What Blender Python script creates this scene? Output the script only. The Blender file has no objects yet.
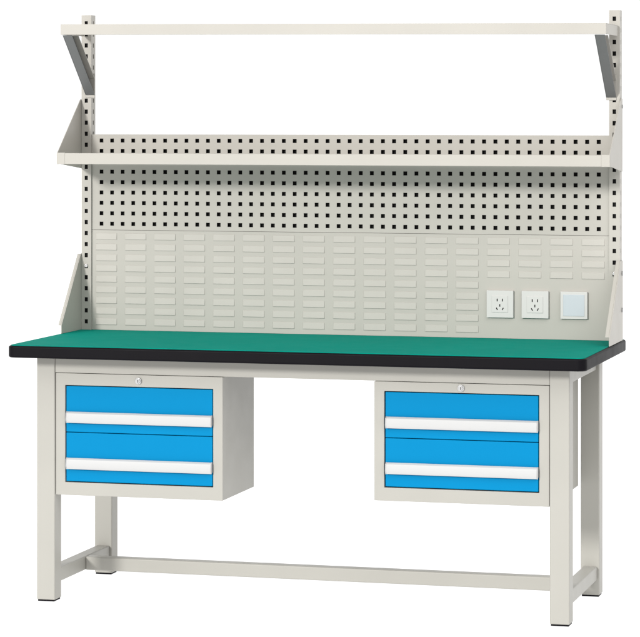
import bpy, bmesh, math, random
from mathutils import Vector, Matrix
random.seed(3)
scene = bpy.context.scene

# ---------------- materials ----------------
def new_mat(name):
    m = bpy.data.materials.new(name); m.use_nodes = True
    return m, m.node_tree.nodes, m.node_tree.links, m.node_tree.nodes["Principled BSDF"]

def coated(name, col, rough=0.42, var=0.03, bump=0.05, bscale=900, metallic=0.0, coat=0.0, spec=0.35):
    m, N, L, P = new_mat(name)
    tc = N.new("ShaderNodeTexCoord")
    n1 = N.new("ShaderNodeTexNoise"); n1.inputs["Scale"].default_value = 3.0; n1.inputs["Detail"].default_value = 5
    L.new(tc.outputs["Object"], n1.inputs["Vector"])
    r = N.new("ShaderNodeMapRange")
    r.inputs["From Min"].default_value = 0.3; r.inputs["From Max"].default_value = 0.7
    r.inputs["To Min"].default_value = 1 - var; r.inputs["To Max"].default_value = 1 + var
    L.new(n1.outputs["Fac"], r.inputs["Value"])
    mx = N.new("ShaderNodeVectorMath"); mx.operation = 'SCALE'
    mx.inputs[0].default_value = col
    L.new(r.outputs["Result"], mx.inputs["Scale"])
    L.new(mx.outputs["Vector"], P.inputs["Base Color"])
    n3 = N.new("ShaderNodeTexNoise"); n3.inputs["Scale"].default_value = 14; n3.inputs["Detail"].default_value = 4
    L.new(tc.outputs["Object"], n3.inputs["Vector"])
    r3 = N.new("ShaderNodeMapRange")
    r3.inputs["To Min"].default_value = rough - 0.08; r3.inputs["To Max"].default_value = rough + 0.08
    L.new(n3.outputs["Fac"], r3.inputs["Value"]); L.new(r3.outputs["Result"], P.inputs["Roughness"])
    if bump > 0:
        n2 = N.new("ShaderNodeTexNoise"); n2.inputs["Scale"].default_value = bscale; n2.inputs["Detail"].default_value = 2
        L.new(tc.outputs["Object"], n2.inputs["Vector"])
        b = N.new("ShaderNodeBump"); b.inputs["Strength"].default_value = bump; b.inputs["Distance"].default_value = 0.0006
        L.new(n2.outputs["Fac"], b.inputs["Height"]); L.new(b.outputs["Normal"], P.inputs["Normal"])
    P.inputs["Metallic"].default_value = metallic
    P.inputs["Coat Weight"].default_value = coat
    P.inputs["Specular IOR Level"].default_value = spec
    return m

M_frame = coated("warm_grey_powder_coat", (0.350, 0.342, 0.312))
M_rack  = coated("pale_grey_powder_coat", (0.388, 0.372, 0.338))
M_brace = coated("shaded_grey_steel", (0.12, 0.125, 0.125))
M_blue  = coated("blue_powder_coat", (0.0, 0.188, 0.400), rough=0.45, var=0.03, spec=0.05)
M_green = coated("green_rubber_mat", (0.0, 0.222, 0.170), rough=0.75, var=0.04, bump=0.15, bscale=500, spec=0.04)
M_black = coated("black_rubber_edge", (0.003, 0.0025, 0.004), rough=0.5, var=0.1, spec=0.09)
M_dark  = coated("painted_void_black", (0.010, 0.010, 0.010), rough=0.8, spec=0.1)  # near-black colour stands in for the dark inside holes and slots
M_white = coated("white_plastic", (0.52, 0.51, 0.495), rough=0.3, var=0.01, bump=0.0)
M_handle= coated("white_handle_plastic", (0.46, 0.463, 0.463), rough=0.5, var=0.01, bump=0.02, spec=0.25)
M_pale  = coated("bluish_plastic", (0.44, 0.475, 0.505), rough=0.3, var=0.01, bump=0.0)
M_metal = coated("brushed_steel", (0.42, 0.42, 0.42), rough=0.3, metallic=1.0)
M_ground= coated("self_lit_white_floor", (0.35, 0.35, 0.35), rough=0.9, var=0.0, bump=0.0, spec=0.0)
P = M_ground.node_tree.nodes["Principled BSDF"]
P.inputs["Emission Color"].default_value = (1, 1, 1, 1); P.inputs["Emission Strength"].default_value = 0.88  # floor glows by itself, washing out the shadows under the bench

# ---------------- mesh helpers ----------------
def box(bm, x0, x1, y0, y1, z0, z1, mi=0):
    vs = [bm.verts.new(p) for p in ((x0,y0,z0),(x1,y0,z0),(x1,y1,z0),(x0,y1,z0),(x0,y0,z1),(x1,y0,z1),(x1,y1,z1),(x0,y1,z1))]
    for f in ((0,3,2,1),(4,5,6,7),(0,1,5,4),(1,2,6,5),(2,3,7,6),(3,0,4,7)):
        bm.faces.new([vs[i] for i in f]).material_index = mi

def prism(bm, pts, axis, a0, a1, mi=0):
    def P(p, a):
        return (a, p[0], p[1]) if axis == 'X' else ((p[0], a, p[1]) if axis == 'Y' else (p[0], p[1], a))
    A = [bm.verts.new(P(p, a0)) for p in pts]; B = [bm.verts.new(P(p, a1)) for p in pts]
    fs = [bm.faces.new(A), bm.faces.new(B[::-1])]
    n = len(pts)
    for i in range(n):
        fs.append(bm.faces.new((A[i], B[i], B[(i+1)%n], A[(i+1)%n])))
    for f in fs: f.material_index = mi

def lattice(bm, x0, x1, z0, z1, holes_x, holes_z, y, depth, skip=None):
    """sheet in the XZ plane with rectangular holes, extruded to +Y"""
    xs = [x0] + [v for h in holes_x for v in h] + [x1]
    zs = [z0] + [v for h in holes_z for v in h] + [z1]
    F = {}
    B = {}
    for j, y_ in ((0, y), (1, y+depth)):
        for a, xx in enumerate(xs):
            for b, zz in enumerate(zs):
                (F if j == 0 else B)[(a, b)] = bm.verts.new((xx, y_, zz))
    def solid(a, b):
        if a < 0 or b < 0 or a >= len(xs)-1 or b >= len(zs)-1: return False
        return not (a % 2 == 1 and b % 2 == 1)
    for a in range(len(xs)-1):
        for b in range(len(zs)-1):
            if not solid(a, b): continue
            bm.faces.new((F[a,b], F[a+1,b], F[a+1,b+1], F[a,b+1]))
            bm.faces.new((B[a,b], B[a,b+1], B[a+1,b+1], B[a+1,b]))
            if not solid(a-1, b): bm.faces.new((F[a,b], F[a,b+1], B[a,b+1], B[a,b]))
            if not solid(a+1, b): bm.faces.new((F[a+1,b], B[a+1,b], B[a+1,b+1], F[a+1,b+1]))
            if not solid(a, b-1): bm.faces.new((F[a,b], B[a,b], B[a+1,b], F[a+1,b]))
            if not solid(a, b+1): bm.faces.new((F[a,b+1], F[a+1,b+1], B[a+1,b+1], B[a,b+1]))

def cyl(bm, c, r, h, axis='Y', seg=24, mi=0):
    rot = {'Y': Matrix.Rotation(math.radians(90), 4, 'X'), 'X': Matrix.Rotation(math.radians(90), 4, 'Y'), 'Z': Matrix.Identity(4)}[axis]
    res = bmesh.ops.create_cone(bm, cap_ends=True, segments=seg, radius1=r, radius2=r, depth=h, matrix=Matrix.Translation(c) @ rot)
    for v in res['verts']:
        for f in v.link_faces: f.material_index = mi

ORG = {}
SHIFT = [0.0, 0.0]     # sideways offset and slight mounting tilt applied to rack parts
def emit(name, bm, mats, parent=None, bevel=0.0, seg=2, label=None, smooth=False):
    lo = Vector((1e9,)*3); hi = Vector((-1e9,)*3)
    for v in bm.verts:
        v.co.z -= SHIFT[1]*v.co.x
        v.co.x += SHIFT[0]
        for i in range(3):
            lo[i] = min(lo[i], v.co[i]); hi[i] = max(hi[i], v.co[i])
    c = (lo+hi)/2
    for v in bm.verts: v.co -= c
    bmesh.ops.recalc_face_normals(bm, faces=bm.faces[:])
    me = bpy.data.meshes.new(name); bm.to_mesh(me); bm.free()
    for m in (mats if isinstance(mats, (list, tuple)) else [mats]): me.materials.append(m)
    o = bpy.data.objects.new(name, me); scene.collection.objects.link(o)
    ORG[o.name] = c
    if parent:
        o.parent = parent; o.location = c - ORG[parent.name]
    else: o.location = c
    if bevel:
        b = o.modifiers.new("bevel", 'BEVEL'); b.width = bevel; b.segments = seg; b.limit_method = 'ANGLE'; b.angle_limit = math.radians(35)
        b.harden_normals = True
        for p in me.polygons: p.use_smooth = True
    if label: o["label"] = label
    return o

# ---------------- workbench ----------------
bench = bpy.data.objects.new("workbench", None); scene.collection.objects.link(bench)
bench.location = (0, 0, 0); ORG["workbench"] = Vector((0,0,0))
bench["label"] = "grey steel workbench with green top, blue drawers and pegboard rack"
bench["category"] = "workbench"

# tabletop
TX, TY0, TY1, TZ0, TZ1 = 0.905, -0.092, 0.665, 0.764, 0.801
def rrect(x0, x1, y0, y1, r, n=8):
    pts = []
    for cx, cy, a in ((x1-r, y0+r, -90), (x1-r, y1-r, 0), (x0+r, y1-r, 90), (x0+r, y0+r, 180)):
        for i in range(n+1):
            t = math.radians(a + 90*i/n); pts.append((cx+r*math.cos(t), cy+r*math.sin(t)))
    return pts
bm = bmesh.new(); prism(bm, rrect(-TX, TX, TY0, TY1, 0.026), 'Z', TZ0, TZ1)
top = emit("tabletop", bm, M_black, bench, bevel=0.006, seg=4)
bm = bmesh.new(); prism(bm, rrect(-TX+0.007, TX-0.007, TY0+0.007, TY1-0.007, 0.021), 'Z', TZ1-0.001, TZ1+0.0022)
emit("rubber_mat", bm, M_green, top, bevel=0.0008, seg=2)

# legs
LX = 0.81; hw = 0.030; RY = 0.53
for x in (-LX, LX):
    for y in (0.0, RY):
        bm = bmesh.new(); box(bm, x-hw, x+hw, y, y+0.06, 0.005, TZ0-0.001)
        leg = emit("leg", bm, M_frame, bench, bevel=0.004, seg=3)
        bm = bmesh.new(); box(bm, x-hw+0.003, x+hw-0.003, y+0.003, y+0.057, 0.0, 0.0055)
        emit("foot_pad", bm, M_black, leg, bevel=0.001)
AZ = 0.713
bm = bmesh.new(); box(bm, -LX+hw, LX-hw, 0.003, 0.043, AZ, TZ0-0.001); emit("apron", bm, M_frame, bench, bevel=0.002)
bm = bmesh.new(); box(bm, -LX+hw, LX-hw, RY+0.01, RY+0.05, AZ, TZ0-0.001); emit("apron", bm, M_frame, bench, bevel=0.003)
for x in (-LX, LX):
    bm = bmesh.new(); box(bm, x-0.02, x+0.02, 0.06, RY, AZ, TZ0-0.001); emit("apron", bm, M_frame, bench, bevel=0.003)
    bm = bmesh.new(); box(bm, x-0.022, x+0.022, 0.06, RY, 0.052, 0.096); emit("side_rail", bm, M_frame, bench, bevel=0.004, seg=3)
bm = bmesh.new(); box(bm, -LX+0.022, LX-0.022, 0.300, 0.340, 0.0515, 0.0945); emit("stretcher", bm, M_frame, bench, bevel=0.004, seg=3)

# ---------------- drawer cabinets ----------------
def cabinet(x0, x1, z0, z1, ydepth, rt, rb):
    y = 0.005
    st = 0.031
    ox0, ox1, oz0, oz1 = x0+st, x1-st, z0+rb, z1-rt
    bm = bmesh.new()
    lattice(bm, x0, x1, z0, z1, [(ox0, ox1)], [(oz0, oz1)], y, ydepth)
    box(bm, ox0+0.0005, ox1-0.0005, y+ydepth-0.006, y+ydepth-0.002, oz0+0.0005, oz1-0.0005)
    for xx in (x0+0.05, x1-0.09):
        box(bm, xx, xx+0.04, y+0.06, y+ydepth-0.02, z1-0.001, TZ0-0.001)
    body = emit("drawer_cabinet", bm, M_frame, bench, bevel=0.0015, seg=2)
    bm = bmesh.new(); box(bm, ox0+0.001, ox1-0.001, y+0.016, y+0.02, oz0+0.001, oz1-0.001)
    emit("dark_gap_sheet", bm, M_dark, body)  # near-black sheet behind both drawer fronts, visible in the gaps
    h = (oz1-oz0)
    gap = 0.0028
    mid = oz0 + h*0.515
    for k, (a, b) in enumerate(((mid+0.001, oz1-gap), (oz0+gap, mid-0.001))):
        bm = bmesh.new()
        box(bm, ox0+gap, ox1-gap, y+0.003, y+0.015, a, b)
        emit("drawer", bm, M_blue, body, bevel=0.002, seg=3)
        hz = a + 0.047 if k == 0 else a+0.057
        hx0, hx1 = ox0+0.006, ox1-0.002
        bm = bmesh.new()
        # flat-faced strip pull with a chamfered top and a grey finger lip below
        prof = [(y+0.0025, hz+0.016), (y-0.005, hz+0.017), (y-0.012, hz+0.012), (y-0.0145, hz-0.008), (y-0.010, hz-0.018),
                (y-0.007, hz-0.018), (y-0.009, hz-0.006), (y-0.005, hz+0.004), (y+0.0025, hz+0.006)]
        prism(bm, prof, 'X', hx0+0.0025, hx1-0.0025)
        cap = [(y+0.0025, hz+0.0168), (y-0.0055, hz+0.0178), (y-0.013, hz+0.0126), (y-0.0155, hz-0.0084), (y-0.0108, hz-0.019), (y+0.0025, hz-0.013)]
        prism(bm, cap, 'X', hx0, hx0+0.0027); prism(bm, cap, 'X', hx1-0.0027, hx1)
        emit("handle", bm, M_handle, body, bevel=0.0011, seg=2)
    bm = bmesh.new()
    cx, cz = (x0+x1)/2, z1-rt/2
    cyl(bm, (cx, y-0.0015, cz), 0.0105, 0.005, seg=32)
    cyl(bm, (cx, y-0.005, cz), 0.007, 0.003, seg=24)
    box(bm, cx-0.001, cx+0.001, y-0.0072, y-0.0062, cz-0.0045, cz+0.0045, 1)
    emit("lock", bm, [M_metal, M_dark], body, bevel=0.0006)
cabinet(-0.7785, -0.235, 0.333, 0.7115, 0.335, 0.037, 0.040)
cabinet(0.243, 0.7785, 0.352, 0.7115, 0.49, 0.029, 0.040)

# ---------------- rack ----------------
SHIFT[0] = 0.004
UX, UW, UY, UD, UZ = 0.880, 0.034, 0.550, 0.040, 1.843
z0 = TZ1+0.0025
for s in (-1, 1):
    cx = s*UX
    bm = bmesh.new()
    hz = []
    z = z0+0.02
    while z < UZ-0.03:
        hz.append((z, z+0.014)); z += 0.0365
    lattice(bm, cx-UW/2, cx+UW/2, z0, UZ, [(cx-0.006, cx+0.005)], hz, UY, 0.002)
    bm2 = bmesh.new()
    lattice(bm2, UY+0.002, UY+UD, z0, UZ, [(UY+0.017, UY+0.025)], hz, 0, 0.002)
    for sx in (cx+UW/2-0.002, cx-UW/2):
        m = {}
        for v in bm2.verts: m[v] = bm.verts.new((sx + v.co.y, v.co.x, v.co.z))
        for f in bm2.faces: bm.faces.new([m[v] for v in f.verts])
    bm2.free()
    box(bm, cx-UW/2+0.002, cx+UW/2-0.002, UY+UD-0.002, UY+UD, z0, UZ)
    up = emit("upright", bm, M_rack, bench)
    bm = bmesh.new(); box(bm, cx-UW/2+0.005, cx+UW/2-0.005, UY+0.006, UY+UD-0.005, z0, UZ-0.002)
    emit("slot_dark_core", bm, M_dark, up)  # added near-black core, paints the slot insides dark
    gx = cx - 0.0205 if s < 0 else cx + 0.0175
    GY = 0.365 if s < 0 else 0.335
    bm = bmesh.new()
    prism(bm, [(GY, z0), (UY+UD, z0), (UY+UD, 1.055), (UY-0.004, 1.055), (GY, z0+0.028)], 'X', gx, gx+0.003)
    a = Vector((GY, z0+0.028)); b = Vector((UY-0.004, 1.055)); d = (b-a).normalized(); n = Vector((-d.y, d.x))*0.0025
    w0, w1 = (gx-0.009, gx) if s < 0 else (gx-0.012, gx)
    prism(bm, [tuple(a), tuple(b), tuple(b-n), tuple(a-n)], 'X', w0, w1)
    for (yy, zz) in ((0.566, 1.015), (0.566, 0.90)):
        cyl(bm, (gx+0.0045, yy, zz), 0.007, 0.005, 'X', 12, 1)
    cyl(bm, (cx, UY-0.002, 1.015), 0.006, 0.004, 'Y', 12, 1)
    emit("gusset", bm, [M_rack, M_metal], bench, bevel=0.0008)

PX = UX-UW/2-0.0005; PY = 0.556
PZ0, PZ1 = 1.134, 1.449
bm = bmesh.new()
nx = 46; pitch = (2*PX-0.03)/nx
hx = [(-PX+0.015+pitch*(i+0.5)-0.0065, -PX+0.015+pitch*(i+0.5)+0.0065) for i in range(nx)]
nz = 9; pz = (PZ1-PZ0-0.006)/nz
hzz = [(PZ0+0.003+pz*(j+0.5)-0.0065, PZ0+0.003+pz*(j+0.5)+0.0065) for j in range(nz)]
lattice(bm, -PX, PX, PZ0, PZ1, hx, hzz, PY, 0.002)
box(bm, -PX, PX, PY+0.002, PY+0.022, PZ1-0.002, PZ1)
peg = emit("pegboard", bm, M_rack, bench)
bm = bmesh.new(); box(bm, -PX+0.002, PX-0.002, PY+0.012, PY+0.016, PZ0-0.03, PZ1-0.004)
emit("hole_dark_sheet", bm, M_dark, peg)  # added dark sheet, keeps the bright backdrop from showing through the holes

# louvred panel
bm = bmesh.new()
LZ0, LZ1 = z0, PZ0-0.001
box(bm, -PX, PX, PY, PY+0.004, LZ0, LZ1)
ncol = 17; lp = 2*PX/ncol
for r in range(9):
    zc = LZ1-0.020-0.0352*r
    for c in range(ncol):
        xc = -PX+lp*(c+0.5)
        if xc > 0.42 and 4 <= r: continue
        w = 0.037; h = 0.0105
        d0, d1 = 0.0009, 0.0023
        pts = [(xc-w, PY+0.0005, zc-h), (xc+w, PY+0.0005, zc-h), (xc+w, PY+0.0005, zc+h), (xc-w, PY+0.0005, zc+h),
               (xc-w+0.001, PY-d1, zc-h), (xc+w-0.001, PY-d1, zc-h), (xc+w-0.001, PY-d0, zc+h-0.001), (xc-w+0.001, PY-d0, zc+h-0.001)]
        v = [bm.verts.new(p) for p in pts]
        for f in ((4,5,6,7),(0,1,5,4),(1,2,6,5),(2,3,7,6),(3,0,4,7),(0,3,2,1)):
            bm.faces.new([v[i] for i in f])
panel = emit("louvred_panel", bm, M_rack, bench, bevel=0.0005)

SHIFT[0] = 0.0
def plate(xc, kind):
    zc = 0.913; hh = 0.043; y = PY-0.0005
    bm = bmesh.new()
    box(bm, xc-hh, xc+hh, y-0.009, y, zc-hh, zc+hh, 0)
    if kind == 'socket':
        box(bm, xc-0.026, xc+0.026, y-0.0105, y-0.0085, zc-0.026, zc+0.026, 0)
        def slot(x, z, w, h, ang):
            a = math.radians(ang); ca, sa = math.cos(a), math.sin(a)
            pts = [(x+ca*u-sa*v, z+sa*u+ca*v) for u, v in ((-w,-h),(w,-h),(w,h),(-w,h))]
            prism(bm, pts, 'Y', y-0.0112, y-0.0100, 1)
        slot(xc-0.0085, zc+0.013, 0.0016, 0.0045, 0); slot(xc+0.0085, zc+0.013, 0.0016, 0.0045, 0)
        slot(xc, zc-0.004, 0.0016, 0.0042, 0)
        slot(xc-0.0095, zc-0.015, 0.0016, 0.0042, 28); slot(xc+0.0095, zc-0.015, 0.0016, 0.0042, -28)
        emit("power_socket", bm, [M_white, M_dark], panel, bevel=0.001)
    else:
        box(bm, xc-0.034, xc+0.034, y-0.0105, y-0.0085, zc-0.034, zc+0.034, 1)
        emit("switch_plate", bm, [M_white, M_pale], panel, bevel=0.0015)
plate(0.518, 'socket'); plate(0.631, 'socket'); plate(0.7555, 'plain')
SHIFT[0] = 0.006

# lower shelf
SX = 0.876; SY = 0.325; q = -0.007
bm = bmesh.new()
box(bm, -SX+0.002, SX-0.002, SY+0.002, UY-0.002, 1.362+q, 1.364+q)
box(bm, -SX+0.002, SX-0.002, SY, SY+0.002, 1.362+q, 1.397+q)
box(bm, -SX+0.002, SX-0.002, SY+0.002, SY+0.014, 1.395+q, 1.397+q)
for s in (-1, 1):
    if s < 0: xa, xb = -0.9025, -0.9000
    else:     xa, xb = 0.8980, 0.9005
    prism(bm, [(SY+0.03, 1.361+q), (0.57, 1.335), (0.57, 1.565), (0.545, 1.565), (SY+0.004, 1.399+q), (SY+0.004, 1.361+q)], 'X', xa, xb)
    if s < 0: box(bm, xa, -(SX-0.002), SY-0.0005, SY+0.003, 1.3615+q, 1.3985+q)
    else:     box(bm, SX-0.002, xb, SY-0.0005, SY+0.003, 1.3615+q, 1.3985+q)
    cyl(bm, (xb+0.001, 0.56, 1.54), 0.006, 0.004, 'X', 12, 1)
emit("lower_shelf", bm, [M_rack, M_metal], bench, bevel=0.0007)

# top shelf
SHIFT[1] = 0.006
bm = bmesh.new()
TSX = 0.889; a0, a1 = 1.767, 1.801; SY = 0.325
box(bm, -TSX, TSX, SY, SY+0.002, a0, a1)
box(bm, -TSX, TSX, SY+0.002, 0.545, a1-0.002, a1)
box(bm, -TSX, TSX, SY+0.002, SY+0.014, a0, a0+0.002)
box(bm, -TSX, -TSX+0.002, SY+0.002, 0.545, a0, a1-0.002)
box(bm, TSX-0.002, TSX, SY+0.002, 0.545, a0, a1-0.002)
emit("top_shelf", bm, M_rack, bench, bevel=0.0007)

# slanted braces
for s in (-1, 1):
    cx = s*0.868
    A = Vector((0.350, a0-0.0015)); B = Vector((0.547, 1.585))
    bm = bmesh.new()
    prism(bm, [(A.x-0.02, A.y), (B.x, B.y-0.012), (B.x, B.y+0.045), (A.x+0.045, A.y)], 'X', cx-0.016, cx-0.013, 1)
    prism(bm, [(A.x-0.02, A.y), (B.x, B.y-0.012), (B.x, B.y-0.009), (A.x-0.0165, A.y)], 'X', cx-0.013, cx+0.016, 1)
    prism(bm, [(A.x+0.042, A.y), (B.x, B.y+0.042), (B.x, B.y+0.045), (A.x+0.045, A.y)], 'X', cx-0.013, cx+0.016, 0)
    box(bm, cx-0.016, cx+0.016, 0.547, 0.5495, B.y-0.02, B.y+0.06, 0)
    prism(bm, [(A.x-0.014, A.y-0.001), (B.x-0.001, B.y-0.006), (B.x-0.001, B.y+0.040), (A.x+0.040, A.y-0.001)], 'X', cx-0.0125, cx-0.002, 1)
    emit("brace", bm, [M_rack, M_brace], bench, bevel=0.0006)
SHIFT[0] = 0.0; SHIFT[1] = 0.0

# ---------------- setting ----------------
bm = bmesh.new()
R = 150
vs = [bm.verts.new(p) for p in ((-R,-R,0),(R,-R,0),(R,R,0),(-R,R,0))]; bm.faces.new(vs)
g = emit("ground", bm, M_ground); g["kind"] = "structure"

# white backdrop behind the bench, world dimmed behind the camera to shade side faces
w = bpy.data.worlds.new("World"); scene.world = w; w.use_nodes = True
N, L = w.node_tree.nodes, w.node_tree.links
bg = N["Background"]; bg.inputs["Color"].default_value = (1, 1, 1, 1)
tc = N.new("ShaderNodeTexCoord"); dp = N.new("ShaderNodeVectorMath"); dp.operation = 'DOT_PRODUCT'
dp.inputs[1].default_value = (-0.26, 0.966, 0)
L.new(tc.outputs["Generated"], dp.inputs[0])
mr = N.new("ShaderNodeMapRange"); mr.interpolation_type = 'SMOOTHSTEP'
mr.inputs["From Min"].default_value = 0.0; mr.inputs["From Max"].default_value = 0.6
mr.inputs["To Min"].default_value = 0.66; mr.inputs["To Max"].default_value = 1.12
L.new(dp.outputs["Value"], mr.inputs["Value"]); L.new(mr.outputs["Result"], bg.inputs["Strength"])

def sun(name, e, ang, d, col):
    sl = bpy.data.lights.new(name, 'SUN'); sl.energy = e; sl.angle = math.radians(ang); sl.color = col
    so = bpy.data.objects.new(name, sl); scene.collection.objects.link(so)
    so.rotation_euler = Vector(d).to_track_quat('-Z', 'Y').to_euler(); so.location = (-3*d[0], -3*d[1], 4)
sun("key_lamp", 2.6, 9, (0.35, 1.0, -0.34), (1, 0.98, 0.95))
sun("top_fill", 1.5, 50, (-0.60, 0.65, -0.9), (1, 0.995, 0.985))  # added soft fill from above, lightens tops and right-facing sides

cam = bpy.data.cameras.new("camera"); co = bpy.data.objects.new("camera", cam); scene.collection.objects.link(co)
co.location = (2.3115, -8.204, 1.523); co.rotation_euler = (math.radians(90), 0, math.radians(15.25))
cam.lens = 157.9; cam.sensor_width = 36; cam.shift_y = -(318.5-112)/640; cam.clip_end = 500
scene.camera = co
scene.view_settings.view_transform = 'Standard'; scene.view_settings.look = 'None'; scene.view_settings.exposure = 0
